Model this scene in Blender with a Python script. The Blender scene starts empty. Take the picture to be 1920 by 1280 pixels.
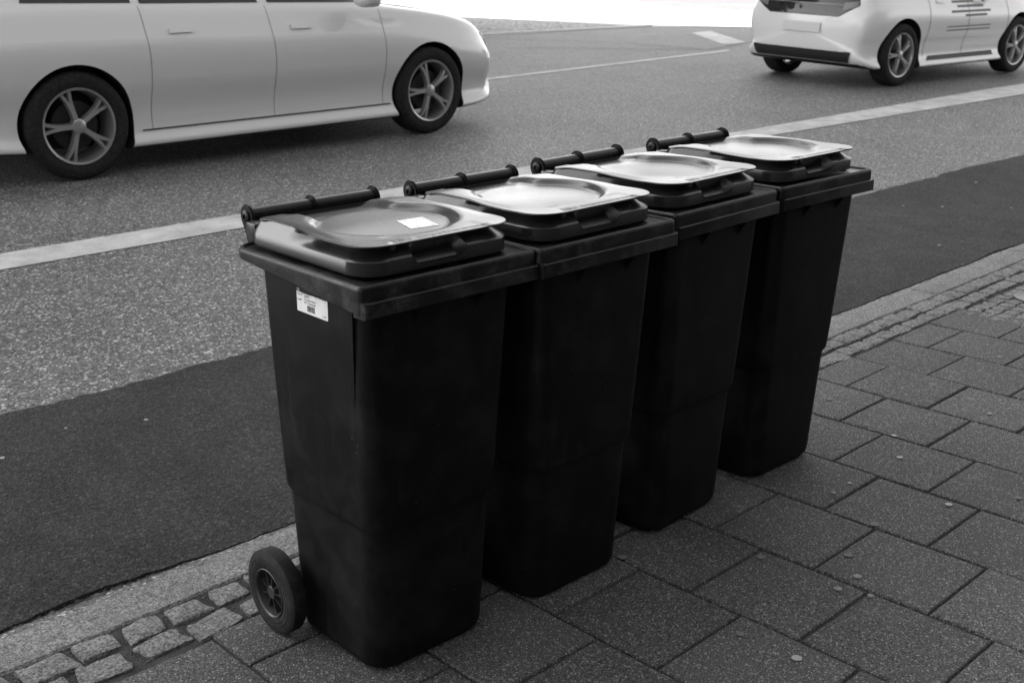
import bpy, bmesh, math, random
from mathutils import Vector, Matrix, noise
from mathutils.bvhtree import BVHTree
random.seed(7)
C = bpy.context.scene
R = math.radians
PI = math.pi

# ------------------------------------------------------------------ camera
cam_d = bpy.data.cameras.new('camera')
cam = bpy.data.objects.new('camera', cam_d)
C.collection.objects.link(cam)
CAMP = Vector((-1.2383, -1.6742, 1.45003))
yaw, pit, rol = .800080, .312641, -.005839
fwv = Vector((math.cos(yaw)*math.cos(pit), math.sin(yaw)*math.cos(pit), -math.sin(pit)))
rv = Vector((math.sin(yaw), -math.cos(yaw), 0)); uv = rv.cross(fwv)
r2 = math.cos(rol)*rv+math.sin(rol)*uv; u2 = -math.sin(rol)*rv+math.cos(rol)*uv
mm = Matrix((r2, u2, -fwv)).transposed().to_4x4(); mm.translation = CAMP
cam.matrix_world = mm
cam_d.sensor_width = 36; cam_d.lens = 2183.58/1920*36
cam_d.clip_start = .05; cam_d.clip_end = 600
cam_d.dof.use_dof = True; cam_d.dof.focus_distance = 2.9; cam_d.dof.aperture_fstop = 7.0
C.camera = cam

# ------------------------------------------------------------------ light
SUN_DIR = Vector((.06, -1.0, 0)).normalized()      # heading of the light over the ground
ELEV = R(33)
w = bpy.data.worlds.new('World'); C.world = w; w.use_nodes = True
nt = w.node_tree; nt.nodes.clear()
sky = nt.nodes.new('ShaderNodeTexSky'); sky.sky_type = 'NISHITA'; sky.sun_disc = False
sky.sun_elevation = ELEV
to_sun = -SUN_DIR
sky.sun_rotation = math.atan2(to_sun.x, to_sun.y)
sky.dust_density = 3.0
bw = nt.nodes.new('ShaderNodeRGBToBW'); bg = nt.nodes.new('ShaderNodeBackground'); wo = nt.nodes.new('ShaderNodeOutputWorld')
nt.links.new(sky.outputs[0], bw.inputs[0]); nt.links.new(bw.outputs[0], bg.inputs[0]); nt.links.new(bg.outputs[0], wo.inputs[0])
bg.inputs[1].default_value = .13
sl = bpy.data.lights.new('sun', 'SUN'); sl.energy = 3.6; sl.angle = R(.5); sl.color = (1, 1, 1)
so = bpy.data.objects.new('sun', sl); C.collection.objects.link(so)
d = Vector((SUN_DIR.x*math.cos(ELEV), SUN_DIR.y*math.cos(ELEV), -math.sin(ELEV)))
so.rotation_euler = d.to_track_quat('-Z', 'Y').to_euler()
C.view_settings.view_transform = 'Standard'; C.view_settings.look = 'None'
C.view_settings.exposure = 2.3; C.view_settings.gamma = 1

# ------------------------------------------------------------------ helpers
def obj(name, me, mat=None, parent=None, smooth=None, **props):
    if isinstance(me, bmesh.types.BMesh):
        bm = me; me = bpy.data.meshes.new(name); bmesh.ops.recalc_face_normals(bm, faces=bm.faces[:]); bm.to_mesh(me); bm.free()
    o = bpy.data.objects.new(name, me); C.collection.objects.link(o)
    if mat:
        for m in (mat if isinstance(mat, (list, tuple)) else [mat]): me.materials.append(m)
    if parent: o.parent = parent
    if smooth is not None:
        me.polygons.foreach_set('use_smooth', [True]*len(me.polygons))
        if smooth < 170: me.set_sharp_from_angle(angle=R(smooth))
    for k, v in props.items(): o[k] = v
    return o
def thing(name, label, cat, loc=(0, 0, 0), rot=(0, 0, 0), group=None):
    o = bpy.data.objects.new(name, None); C.collection.objects.link(o)
    o.location = loc; o.rotation_euler = rot; o['label'] = label; o['category'] = cat
    if group: o['group'] = group
    o.empty_display_size = .1
    return o
def loft(bm, rings, cap0=True, cap1=True, closed=True):
    vs = [[bm.verts.new(p) for p in r] for r in rings]; n = len(rings[0])
    for a, b in zip(vs[:-1], vs[1:]):
        for i in range(n if closed else n-1):
            j = (i+1) % n
            try: bm.faces.new((a[i], a[j], b[j], b[i]))
            except ValueError: pass
    if cap0: bm.faces.new(vs[0][::-1])
    if cap1: bm.faces.new(vs[-1])
    return vs
def rrect(x0, x1, y0, y1, r, z, n=6):
    """rounded rectangle; r = radius or (front-left, front-right, back-right, back-left)"""
    rr = r if isinstance(r, (tuple, list)) else (r,)*4
    out = []
    for (cx, cy, a0, q) in ((x0, y0, PI, rr[0]), (x1, y0, 1.5*PI, rr[1]), (x1, y1, 0, rr[2]), (x0, y1, .5*PI, rr[3])):
        sx = 1 if cx == x0 else -1; sy = 1 if cy == y0 else -1
        for k in range(n+1):
            a = a0+k/n*PI/2
            out.append((cx+sx*q+q*math.cos(a), cy+sy*q+q*math.sin(a), z))
    return out
def box(bm, x0, x1, y0, y1, z0, z1, bev=0):
    v = bmesh.ops.create_cube(bm, size=1)['verts']
    for p in v: p.co = Vector(((x0+x1)/2+p.co.x*(x1-x0), (y0+y1)/2+p.co.y*(y1-y0), (z0+z1)/2+p.co.z*(z1-z0)))
    if bev:
        es = list({e for p in v for e in p.link_edges})
        bmesh.ops.bevel(bm, geom=es, offset=bev, segments=2, affect='EDGES', profile=.5)
    return v
def tube(bm, p, q, r, n=20, r1=None, cap=True):
    p, q = Vector(p), Vector(q); d = (q-p).normalized()
    a = d.orthogonal().normalized(); b = d.cross(a); r1 = r if r1 is None else r1
    rings = [[c+(a*math.cos(t*2*PI/n)+b*math.sin(t*2*PI/n))*rad for t in range(n)] for c, rad in ((p, r), (q, r1))]
    loft(bm, rings, cap, cap)
def lathe_x(bm, prof, c=(0, 0, 0), n=40, closed=False):
    """prof: list of (x, r); spun about the X axis through c"""
    rings = [[(c[0]+x, c[1]+r*math.cos(t*2*PI/n), c[2]+r*math.sin(t*2*PI/n)) for t in range(n)] for x, r in prof]
    if closed: rings.append(rings[0])
    vs = loft(bm, rings, not closed, not closed)
    if closed: bmesh.ops.remove_doubles(bm, verts=bm.verts[:], dist=1e-6)
def ss(a, b, x):
    t = max(0, min(1, (x-a)/(b-a))); return t*t*(3-2*t)
def lerp(a, b, t): return a+(b-a)*t
def pl(pts, x):
    for (a, b), (c, e) in zip(pts[:-1], pts[1:]):
        if x <= c: return b if x <= a else lerp(b, e, (x-a)/(c-a))
    return pts[-1][1]
def spl(pts, x):
    n = len(pts)
    if x <= pts[0][0]: return pts[0][1]
    if x >= pts[-1][0]: return pts[-1][1]
    for i in range(n-1):
        if x <= pts[i+1][0]: break
    def m(k):
        if k == 0 or k == n-1: return 0 if n < 3 else ((pts[1][1]-pts[0][1])/(pts[1][0]-pts[0][0]) if k == 0 else (pts[-1][1]-pts[-2][1])/(pts[-1][0]-pts[-2][0]))
        a = (pts[k][1]-pts[k-1][1])/(pts[k][0]-pts[k-1][0]); b = (pts[k+1][1]-pts[k][1])/(pts[k+1][0]-pts[k][0])
        return 0 if a*b <= 0 else 2*a*b/(a+b)
    x0, y0 = pts[i]; x1, y1 = pts[i+1]; h = x1-x0; t = (x-x0)/h
    return (2*t**3-3*t**2+1)*y0+(t**3-2*t**2+t)*h*m(i)+(-2*t**3+3*t**2)*y1+(t**3-t**2)*h*m(i+1)

# ------------------------------------------------------------------ materials (grey values only: the photograph is black and white)
class M:
    def __init__(s, name):
        s.m = bpy.data.materials.new(name); s.m.use_nodes = True; s.t = s.m.node_tree
        s.b = s.t.nodes['Principled BSDF']; s.out = s.t.nodes['Material Output']; s._co = None
    def N(s, typ, **kw):
        n = s.t.nodes.new(typ)
        for k, v in kw.items():
            if k in n.inputs: n.inputs[k].default_value = v
            else: setattr(n, k, v)
        return n
    def L(s, a, b): s.t.links.new(a, b)
    def co(s):
        if not s._co:
            s._co = s.N('ShaderNodeTexCoord').outputs['Object']
            if 'plastic' in s.m.name:      # every bin has wear of its own
                oi = s.N('ShaderNodeObjectInfo'); mu = s.N('ShaderNodeMath'); mu.operation = 'MULTIPLY'; mu.inputs[1].default_value = 37.
                s.L(oi.outputs['Random'], mu.inputs[0]); va = s.N('ShaderNodeVectorMath'); va.operation = 'ADD'
                s.L(s._co, va.inputs[0]); s.L(mu.outputs[0], va.inputs[1]); s._co = va.outputs[0]
        return s._co
    def noise(s, scale, detail=2, rough=.5, vec=None):
        n = s.N('ShaderNodeTexNoise', Scale=scale, Detail=detail, Roughness=rough); s.L(vec or s.co(), n.inputs['Vector']); return n.outputs['Fac']
    def vor(s, scale, feature='F1', out='Distance', vec=None):
        n = s.N('ShaderNodeTexVoronoi', Scale=scale); n.feature = feature; s.L(vec or s.co(), n.inputs['Vector']); return n.outputs[out]
    def ramp(s, f, a, b, va, vb):
        n = s.N('ShaderNodeMapRange'); n.inputs[1].default_value = a; n.inputs[2].default_value = b; n.inputs[3].default_value = va; n.inputs[4].default_value = vb
        s.L(f, n.inputs[0]); return n.outputs[0]
    def math(s, op, a, b=None):
        n = s.N('ShaderNodeMath'); n.operation = op
        for i, v in enumerate((a, b)):
            if v is None: continue
            if isinstance(v, (int, float)): n.inputs[i].default_value = v
            else: s.L(v, n.inputs[i])
        return n.outputs[0]
    def bump(s, h, strength, dist, prev=None):
        n = s.N('ShaderNodeBump', Strength=strength, Distance=dist); s.L(h, n.inputs['Height'])
        if prev: s.L(prev, n.inputs['Normal'])
        s.L(n.outputs[0], s.b.inputs['Normal']); return n.outputs[0]
    def set(s, col=None, rough=None, spec=None, metal=None, coat=None):
        for k, v in (('Base Color', col), ('Roughness', rough), ('Specular IOR Level', spec), ('Metallic', metal), ('Coat Weight', coat)):
            if v is None: continue
            if isinstance(v, (int, float)): s.b.inputs[k].default_value = (v, v, v, 1) if k == 'Base Color' else v
            else: s.L(v, s.b.inputs[k])
        return s

def asphalt(name, base, grain, contrast, bump, rough=.8, stones=.0, spec=.35, tonal=.16):
    m = M(name)
    f1 = m.noise(grain, 3, .7); f2 = m.noise(grain*.35, 2, .6); big = m.noise(.7, 4, .6); mid = m.noise(6, 4, .65)
    g = m.ramp(f1, .36, .64, 1-contrast, 1+contrast)
    g = m.math('MULTIPLY', g, m.ramp(f2, .35, .65, 1-contrast*.5, 1+contrast*.5))
    g = m.math('MULTIPLY', g, m.ramp(big, .3, .7, 1-tonal, 1+tonal)); g = m.math('MULTIPLY', g, m.ramp(mid, .3, .7, 1-tonal*.7, 1+tonal*.7))
    cell = m.vor(grain*.9, 'F1', 'Color')
    sep = m.N('ShaderNodeSeparateColor'); m.L(cell, sep.inputs[0])
    g = m.math('ADD', m.math('MULTIPLY', g, base), m.math('MULTIPLY', m.ramp(sep.outputs[0], 1-.16, 1, 0, 1), stones))
    m.set(g, rough, spec)
    h = m.math('ADD', m.math('MULTIPLY', m.vor(grain*.55), -1.0), m.math('MULTIPLY', f1, .6))
    m.bump(h, bump, .004)
    return m.m
MA_road = asphalt('asphalt_coarse', .090, 125, 1.0, 1., rough=.64, stones=.40, spec=.5, tonal=.2)
MA_patch = asphalt('asphalt_fine', .026, 190, .75, .8, stones=.045, spec=.22, tonal=.36)
MA_road_side = asphalt('asphalt_side_street', .12, 150, .3, .4, stones=.05)

def slab_mat():
    m = M('exposed_aggregate')
    rnd = m.N('ShaderNodeAttribute', attribute_name='tone'); 
    f1 = m.noise(300, 2, .75); f2 = m.noise(120, 3, .6); big = m.noise(2.2, 4, .65)
    g = m.math('MULTIPLY', m.ramp(f1, .38, .62, .15, 1.8), m.ramp(f2, .35, .65, .7, 1.3))
    g = m.math('MULTIPLY', g, m.ramp(big, .3, .7, .82, 1.18)); g = m.math('MULTIPLY', g, rnd.outputs['Fac'])
    cell = m.vor(290, 'F1', 'Color'); sep = m.N('ShaderNodeSeparateColor'); m.L(cell, sep.inputs[0])
    g = m.math('ADD', m.math('MULTIPLY', g, .060), m.math('MULTIPLY', m.ramp(sep.outputs[0], .85, 1, 0, 1), .20))
    m.set(g, .78, .35)
    m.bump(m.math('ADD', m.math('MULTIPLY', m.vor(300), -1), m.math('MULTIPLY', f2, .5)), .7, .0025)
    return m.m
def granite(name, base, rough_h, sc=1.0):
    m = M(name)
    f1 = m.noise(190*sc, 3, .75); f2 = m.noise(60*sc, 4, .65); big = m.noise(4, 4, .6)
    g = m.math('MULTIPLY', m.ramp(f1, .38, .62, .35, 1.65), m.ramp(f2, .35, .65, .7, 1.3))
    g = m.math('MULTIPLY', g, m.ramp(big, .3, .7, .8, 1.15)); g = m.math('MULTIPLY', g, base)
    m.set(g, .75, .35)
    m.bump(m.math('ADD', f1, m.math('MULTIPLY', f2, 1.6)), .8, rough_h)
    return m.m
MS_slab = slab_mat(); MS_kerb = granite('granite_kerb', .172, .0035); MS_sett = granite('granite_sett', .165, .006, .8)
m = M('joint_dirt'); g = m.math('MULTIPLY', m.ramp(m.noise(300, 3, .7), .35, .65, .5, 1.5), m.ramp(m.noise(18, 3, .6), .3, .7, .7, 1.3))
m.set(m.math('MULTIPLY', g, .055), .95, .1); m.bump(m.noise(260, 4, .7), .8, .004); MS_dirt = m.m
m = M('grit'); m.set(m.math('MULTIPLY', m.ramp(m.noise(25, 2, .6), .3, .7, .4, 1.8), .07), .9, .2); M_grit = m.m
m = M('gum'); m.set(m.math('MULTIPLY', m.ramp(m.noise(150, 2, .6), .3, .7, .7, 1.2), .22), .7, .3); M_gum = m.m
m = M('gum_pale'); m.set(.32, .7, .3); M_gum2 = m.m
m = M('gum_dark'); m.set(.13, .7, .3); M_gum3 = m.m
m = M('road_paint'); g = m.math('MULTIPLY', m.ramp(m.noise(200, 3, .7), .35, .65, .8, 1.15), m.ramp(m.noise(5, 4, .7), .3, .7, .66, 1.16))
m.set(m.math('MULTIPLY', g, .50), .75, .3); m.bump(m.noise(200, 3, .7), .6, .003); M_paint = m.m
m = M('light_paving'); g = m.math('MULTIPLY', m.ramp(m.noise(14, 4, .7), .3, .7, .85, 1.1), .62); m.set(g, .8, .3); M_light = m.m
m = M('far_cobbles'); vo = m.vor(5.5, 'DISTANCE_TO_EDGE')
g = m.math('MULTIPLY', m.ramp(vo, .02, .12, .12, 1), m.ramp(m.noise(4, 3, .6), .3, .7, .8, 1.15)); m.set(m.math('MULTIPLY', g, .33), .7, .3)
m.bump(m.ramp(vo, .0, .12, 0, 1), .6, .02); M_cob = m.m

def plastic(name, base, rough, spec, dirt=.02, scratch=True):
    m = M(name)
    n1 = m.noise(9 if scratch else 5, 5 if scratch else 2, .7 if scratch else .4); n2 = m.noise(120, 3, .6)
    mp = m.N('ShaderNodeMapping'); mp.inputs['Scale'].default_value = (60, 60, 3.5) if scratch else (3, 40, 3); m.L(m.co(), mp.inputs['Vector'])
    st = m.noise(1.0, 3, .6, mp.outputs[0])
    g = m.math('ADD', m.math('MULTIPLY', m.ramp(n1, .45, .8, 0, 1), dirt), base)
    g = m.math('ADD', g, m.math('MULTIPLY', m.ramp(st, .6, .85, 0, 1), dirt*.8))
    # stray light specks of dust and chips
    cell = m.vor(70, 'F1', 'Distance'); sel = m.vor(70, 'F1', 'Color'); sp = m.N('ShaderNodeSeparateColor'); m.L(sel, sp.inputs[0])
    spk = m.math('MULTIPLY', m.ramp(cell, .12, .05, 0, 1), m.ramp(sp.outputs[0], .965, .975, 0, 1))
    g = m.math('ADD', g, m.math('MULTIPLY', spk, .12))
    r = m.math('ADD', m.ramp(n1, .3, .75, rough-.05, rough+(.13 if scratch else .08)), m.ramp(st, .5, .8, 0, .06 if scratch else .0))
    m.set(g, r, spec)
    if not scratch: return m.m
    h = m.math('ADD', m.math('MULTIPLY', n2, .5 if scratch else .0), m.math('MULTIPLY', m.noise(22 if scratch else 9, 2, .4), 2.2))
    m.bump(h, .25, .0012)
    return m.m
MP_body = plastic('black_plastic_body', .0036, .5, .16, .012)
MP_lid = plastic('lid_plastic', .015, .27, .6, .004, False)
m = M('collar_plastic')
n1 = m.noise(16, 6, .75); n2 = m.noise(90, 4, .7)
mp = m.N('ShaderNodeMapping'); mp.inputs['Scale'].default_value = (90, 90, 6); m.L(m.co(), mp.inputs['Vector']); st = m.noise(1, 4, .65, mp.outputs[0])
dirt = m.math('MULTIPLY', m.ramp(n1, .48, .72, 0, 1), m.ramp(n2, .35, .65, .3, 1))
g = m.math('ADD', .0045, m.math('MULTIPLY', dirt, .06)); g = m.math('ADD', g, m.math('MULTIPLY', m.ramp(st, .58, .8, 0, 1), .014))
m.set(g, m.ramp(n1, .3, .7, .24, .6), .36); m.bump(m.math('ADD', n2, m.math('MULTIPLY', n1, 2)), .3, .0015); MP_collar = m.m
MP_handle = plastic('handle_plastic', .006, .26, .28, .002)
m = M('rubber'); m.set(m.math('ADD', .014, m.math('MULTIPLY', m.ramp(m.noise(40, 4, .7), .4, .75, 0, 1), .022)), .8, .2); m.bump(m.noise(160, 3, .6), .4, .001); M_rubber = m.m
m = M('wheel_hub_plastic'); m.set(.03, .4, .5); M_hub = m.m
m = M('label_paper'); m.set(m.math('MULTIPLY', m.ramp(m.noise(60, 3, .6), .3, .7, .93, 1.05), .78), .5, .3); M_label = m.m
m = M('label_ink'); m.set(.06, .6, .2); M_ink = m.m
m = M('label_ink_pale'); m.set(.52, .6, .2); M_inkp = m.m
m = M('emboss'); m.set(.01, .45, .4); M_emboss = m.m
def paint(name, base):
    m = M(name); m.set(base, .28, .5, coat=1.0); m.b.inputs['Coat Roughness'].default_value = .04
    m.bump(m.noise(1.3, 2, .5), .06, .02); return m.m
M_white = paint('white_car_paint', .66); M_white2 = paint('white_hatchback_paint', .8)
m = M('car_glass'); m.set(.012, .04, .6); M_glass = m.m
m = M('car_trim'); m.set(.02, .5, .4); M_trim = m.m
m = M('car_gap'); m.set(.01, .9, .1); M_gap = m.m
m = M('alloy'); m.set(.42, .3, .5, metal=.7); M_alloy = m.m
m = M('chrome'); m.set(.7, .15, .5, metal=1.); M_chrome = m.m
m = M('lamp_lens'); m.set(.16, .12, .6); M_lens = m.m
m = M('head_lens'); m.set(.5, .08, .6); M_hlens = m.m
m = M('door_ink'); m.set(.16, .5, .3); M_smear = m.m
m = M('plate_white'); m.set(.7, .4, .4); M_plate = m.m
m = M('added_block_face'); m.set(m.math('MULTIPLY', m.ramp(m.noise(3, 4, .6), .3, .7, .9, 1.1), .36), .85, .2); M_fac = m.m  # face of the added unseen blocks, toned for the lid reflections
m = M('dark_added_block_face'); m.set(.07, .85, .2); M_fac2 = m.m  # face of the added block behind the camera, dark to limit bounce

# ------------------------------------------------------------------ ground heights: footway flat, road rises to its crown
KY = .805                     # outer edge of the kerb
def gz(y):
    if y < KY: return 0.
    if y < 7.5: return .04*(y-KY)-.012*(1-ss(KY, KY+.25, y))-.006
    return .04*(7.5-KY)-.006
def strip(name, pts_lo, pts_hi, mat, dz, kind='structure', cols=None, ny=None):
    pass
def sheet(name, xs, ys, mat, dz=0, **kw):
    bm = bmesh.new(); g = [[bm.verts.new((x, y, gz(y)+dz)) for x in xs] for y in ys]
    for a, b in zip(g[:-1], g[1:]):
        for i in range(len(xs)-1): bm.faces.new((a[i], a[i+1], b[i+1], b[i]))
    return obj(name, bm, mat, **kw)
ground = bmesh.new()
for v in [(-300, -300), (300, -300), (300, 400), (-300, 400)]: ground.verts.new((v[0], v[1], -.12))
ground.faces.new(ground.verts[:])
obj('ground', ground, MA_road_side, kind='structure')
ys = [KY-.02, KY+.05, KY+.12, KY+.25, 1.5, 2.5, 4, 5.5, 7.0, 7.4, 7.6, 8, 9, 11, 14, 20]
sheet('road', [-60, -20, 0, 10, 30, 90], ys, MA_road, kind='structure')

# darker resurfaced strip beside the kerb, ragged outer edge
bm = bmesh.new(); rows = []
x = -6.; 
def patch_edge(x):
    return 2.065-.008*(x-1)+.055*noise.noise((x*1.1, 2, 0))+.026*noise.noise((x*6, 5, 0))+.016*noise.noise((x*27, 7, 0))
while x < 40:
    e = patch_edge(x)
    e0 = KY+.016+.034*max(0, .45+noise.noise((x*2.2, 9, 1)))*(1.0 if x < 1.2 else .6)+.010*noise.noise((x*22, 0, 3))+.006*noise.noise((x*70, 0, 3)); yy = [e0, e0+.004, KY+.1, KY+.2, KY+.35, 1.6, e-.03, e]
    rows.append([bm.verts.new((x, y, gz(y)+(.012 if 0 < k < 7 else .0005))) for k, y in enumerate(yy)])
    x += .02 if x < 9 else .15
for a, b in zip(rows[:-1], rows[1:]):
    for i in range(7): bm.faces.new((a[i], b[i], b[i+1], a[i+1]))
patch = obj('road_patch', bm, [MA_patch, M_gum2, M_gum], kind='structure')

def blob_faces(bm, x, y, z, r, mi, asp=1.0, n=12):
    a0 = random.random()*6
    vs = [bm.verts.new((x+r*asp*(1+.25*noise.noise((math.cos(t)*2+x*9, math.sin(t)*2, y*9)))*math.cos(t+a0), y+r*(1+.25*noise.noise((math.cos(t)*2, math.sin(t)*2+x*5, 4)))*math.sin(t+a0), z)) for t in [k*2*PI/n for k in range(n)]]
    f = bm.faces.new(vs); f.material_index = mi; f.normal_update()
    if f.normal.z < 0: f.normal_flip()
def add_blobs(o, spots, z):
    bm = bmesh.new(); bm.from_mesh(o.data)
    for (x, y, r, mi) in spots: blob_faces(bm, x, y, z(y), r, mi)
    bm.to_mesh(o.data); bm.free()

# crumbled tarmac edge along the kerb
bm = bmesh.new()
def stone(bm, c, r, f=.6):
    v = bmesh.ops.create_icosphere(bm, subdivisions=1, radius=r)['verts']
    s = Vector((random.uniform(.7, 1.4), random.uniform(.7, 1.1), random.uniform(.35, .7)*f/.6)); q = random.random()*6
    for p in v:
        k = 1+.35*noise.noise(p.co*70+Vector(c)*13)
        p.co = Vector((p.co.x*s.x*k, p.co.y*s.y*k, p.co.z*s.z)); p.co.rotate(Matrix.Rotation(q, 3, 'Z')); p.co += Vector(c)
x = -1.2
while x < 6.5:
    k = .5+.5*noise.noise((x*2.2, 9, 1))
    wd = .020+.060*max(0, k-.2)*(1.0 if x < 1.2 else .6)
    for q in range(3 if x < 1 else 1):
        y = KY+.006+random.random()*wd
        stone(bm, (x, y, gz(y)+.002), random.uniform(.003, .011) if x < 1 else random.uniform(.003, .008))
    x += .006 if x < 1 else .012
obj('crumbled_tarmac_edge', bm, M_grit, kind='stuff', label='loose grit and crumbled tarmac where the road meets the kerb')

# ------------------------------------------------------------------ markings
def marking(name, lo, hi, dz=.004, **kw):
    """lo, hi: (x, y) corner chains of equal length"""
    bm = bmesh.new(); A = []; B = []
    N = 80
    def samp(ch, t):
        n = len(ch)-1; i = min(int(t*n), n-1); f = t*n-i; return lerp(ch[i][0], ch[i+1][0], f), lerp(ch[i][1], ch[i+1][1], f)
    for k in range(N+1):
        a = samp(lo, k/N); b = samp(hi, k/N)
        ja = .006*noise.noise((a[0]*6, 1, 0)); jb = .006*noise.noise((b[0]*6, 8, 0))
        A.append(bm.verts.new((a[0], a[1]+ja, gz(a[1])+dz))); B.append(bm.verts.new((b[0], b[1]+jb, gz(b[1])+dz)))
    for k in range(N): bm.faces.new((A[k], A[k+1], B[k+1], B[k]))
    return obj(name, bm, M_paint, kind='structure')
marking('lane_line', [(-9, 3.77), (.6, 3.75), (7.16, 3.70), (11.6, 3.56), (30, 3.1)], [(-9, 4.04), (.6, 4.03), (7.16, 3.98), (11.6, 3.99), (30, 3.75)])
marking('centre_line', [(-6, 7.60), (7.2, 7.68), (12.9, 8.36)], [(-6, 7.76), (7.25, 7.84), (13.0, 8.52)])
marking('crossing_mark', [(14.0, 9.3), (16.2, 11.6)], [(14.6, 9.3), (16.9, 11.7)])
# tar joint across the line
bm = bmesh.new()
def crack(bm, pts, wd, dz=.009):
    prev = None
    for i in range(len(pts)-1):
        n = 14
        for k in range(n):
            t = k/n; x = lerp(pts[i][0], pts[i+1][0], t); y = lerp(pts[i][1], pts[i+1][1], t)
            dx, dy = pts[i+1][0]-pts[i][0], pts[i+1][1]-pts[i][1]; l = math.hypot(dx, dy); nx, ny = -dy/l, dx/l
            j = .022*noise.noise((x*2.5, y*2.5, 4)); q = wd*(.6+.6*abs(noise.noise((x*7, y*7, 9))))
            cx, cy = x+nx*j, y+ny*j
            a = bm.verts.new((cx-nx*q, cy-ny*q, gz(cy)+dz)); b = bm.verts.new((cx+nx*q, cy+ny*q, gz(cy)+dz))
            if prev: bm.faces.new((prev[0], a, b, prev[1]))
            prev = (a, b)
crack(bm, [(12.6, 13.3), (13.2, 10.53), (12.79, 8.67)], .016)
crack(bm, [(11.2, 11.2), (12.8, 8.7), (15.8, 9.6)], .016)
obj('road_cracks', bm, M_gap, kind='structure')

# ------------------------------------------------------------------ far side of the street
FZ = gz(20)
def poly(name, pts, z, mat, **kw):
    bm = bmesh.new(); vs = [bm.verts.new((p[0], p[1], z)) for p in pts]; bm.faces.new(vs); return obj(name, bm, mat, kind='structure', **kw)
poly('square_paving', [(-60, 14.0), (11.5, 14.0), (17.44, 13.51), (18.54, 12.04), (21.6, 8.61), (90, 2), (90, 9), (30, 14.2), (24.8, 16.74), (26.2, 20.13), (27.3, 21.72), (31.27, 25.7), (60, 60), (-60, 60)], FZ+.008, M_light)
poly('cobbled_strip', [(-60, 14.12), (11.5, 14.12), (17.40, 13.67), (17.9, 18.2), (18.13, 20.05), (14, 24), (-60, 24)], FZ+.012, M_cob)
bm = bmesh.new()
for a, b in (((-60, 14.0), (11.5, 14.0)), ((11.5, 14.0), (17.44, 13.51))):
    vs = [bm.verts.new((p[0], p[1]+o_, FZ+z_)) for p in (a, b) for o_, z_ in ((-.0, .0), (-.0, .035), (.12, .035))]
    bm.faces.new((vs[0], vs[3], vs[4], vs[1])); bm.faces.new((vs[1], vs[4], vs[5], vs[2]))
obj('far_kerb', bm, M_light, kind='structure')

# ------------------------------------------------------------------ kerb
bm = bmesh.new(); KI = .66
for k in range(-6, 34):
    x0 = 3.755+1.09*(k-4)+.005; x1 = x0+1.080
    rows = []
    n = 90 if x0 < 6 else 8
    prof = [(KI, -.1), (KI, -.006), (KI+.006, 0), (KI+.05, .002), (KI+.10, .0015), (KY-.012, 0), (KY-.003, -.005), (KY, -.014), (KY+.004, -.1)]
    for i in range(n+1):
        x = lerp(x0, x1, i/n); e = min(x-x0, x1-x)
        rows.append([bm.verts.new((x, y+(.004*noise.noise((x*9, 1+y, 0))+.003*noise.noise((x*33, y, 4)) if abs(y-KI-.07) > .04 else 0), z+(.0025*noise.noise((x*11, y*11, 2)) if z > -.05 else 0)-(.006 if e < .004 and z > -.05 else 0))) for y, z in prof])
    for a, b in zip(rows[:-1], rows[1:]):
        for i in range(len(prof)-1): bm.faces.new((a[i], b[i], b[i+1], a[i+1]))
    bm.faces.new(rows[0]); bm.faces.new(rows[-1][::-1])
obj('kerb', bm, MS_kerb, smooth=40, kind='structure')

# ------------------------------------------------------------------ footway: sand bed, setts, slabs
sheet('footway_bed', [-12, 60], [-16, -4, .2, .474], MS_dirt, dz=-.009, kind='structure')
sheet('sett_bed', [-12, 3.4, 4.6, 60], [.10, .30, .482, KI+.02], MS_dirt, dz=-.0075, kind='structure')
bm = bmesh.new()
US = [-1, -.97, -.86, -.5, 0, .5, .86, .97, 1]
def sett(bm, cx, cy, wx, wy, h=.008, rot=0., sq=.0, z0=-.002):
    n = 9; seed = random.random()*100; g = []
    ex = [random.uniform(.82, 1.0) for _ in range(4)]; wx *= 1.12; wy *= 1.18; sk = random.uniform(-.12, .12); CJ = [[(random.uniform(-.009, .004), random.uniform(-.008, .003)) for _ in (0, 1)] for _ in (0, 1)]
    for i in range(n):
        row = []
        for j in range(n):
            u, v = US[i], US[j]
            rr = (abs(u)**12+abs(v)**12)**(1/12); mx = max(abs(u), abs(v), 1e-6)
            k = mx/max(rr, 1e-6) if rr > 0 else 1
            uu, vv = u*k, v*k
            s = lerp(ex[0] if v < 0 else ex[1], 1, .4) if abs(u) > .3 else 1
            x = uu*wx/2*(1+.10*noise.noise((vv*2+seed, 1, uu))) *s; y = vv*wy/2*(1+.12*noise.noise((uu*2+seed, 5, vv)))
            bu, bv = (uu+1)/2, (vv+1)/2
            for a_ in (0, 1):
                for b_ in (0, 1):
                    w_ = (bu if a_ else 1-bu)*(bv if b_ else 1-bv); q_ = wx/.1
                    x += w_*CJ[a_][b_][0]*(1 if a_ else -1)*q_; y += w_*CJ[a_][b_][1]*(1 if b_ else -1)*q_
            x += y*sk*1.3; edge = max(abs(u), abs(v))
            z = h*(1-edge**6*.8)+.006*noise.noise((x*34+seed, y*34, 0))+.0032*noise.noise((x*110+seed, y*110, 0))
            if edge > .99: z = -.02
            X = cx+x*math.cos(rot)-y*math.sin(rot); Y = cy+x*math.sin(rot)+y*math.cos(rot)
            row.append(bm.verts.new((X, Y, z0+z)))
        g.append(row)
    for a, b in zip(g[:-1], g[1:]):
        for j in range(n-1): bm.faces.new((a[j], b[j], b[j+1], a[j+1]))
x = -1.4
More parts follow.
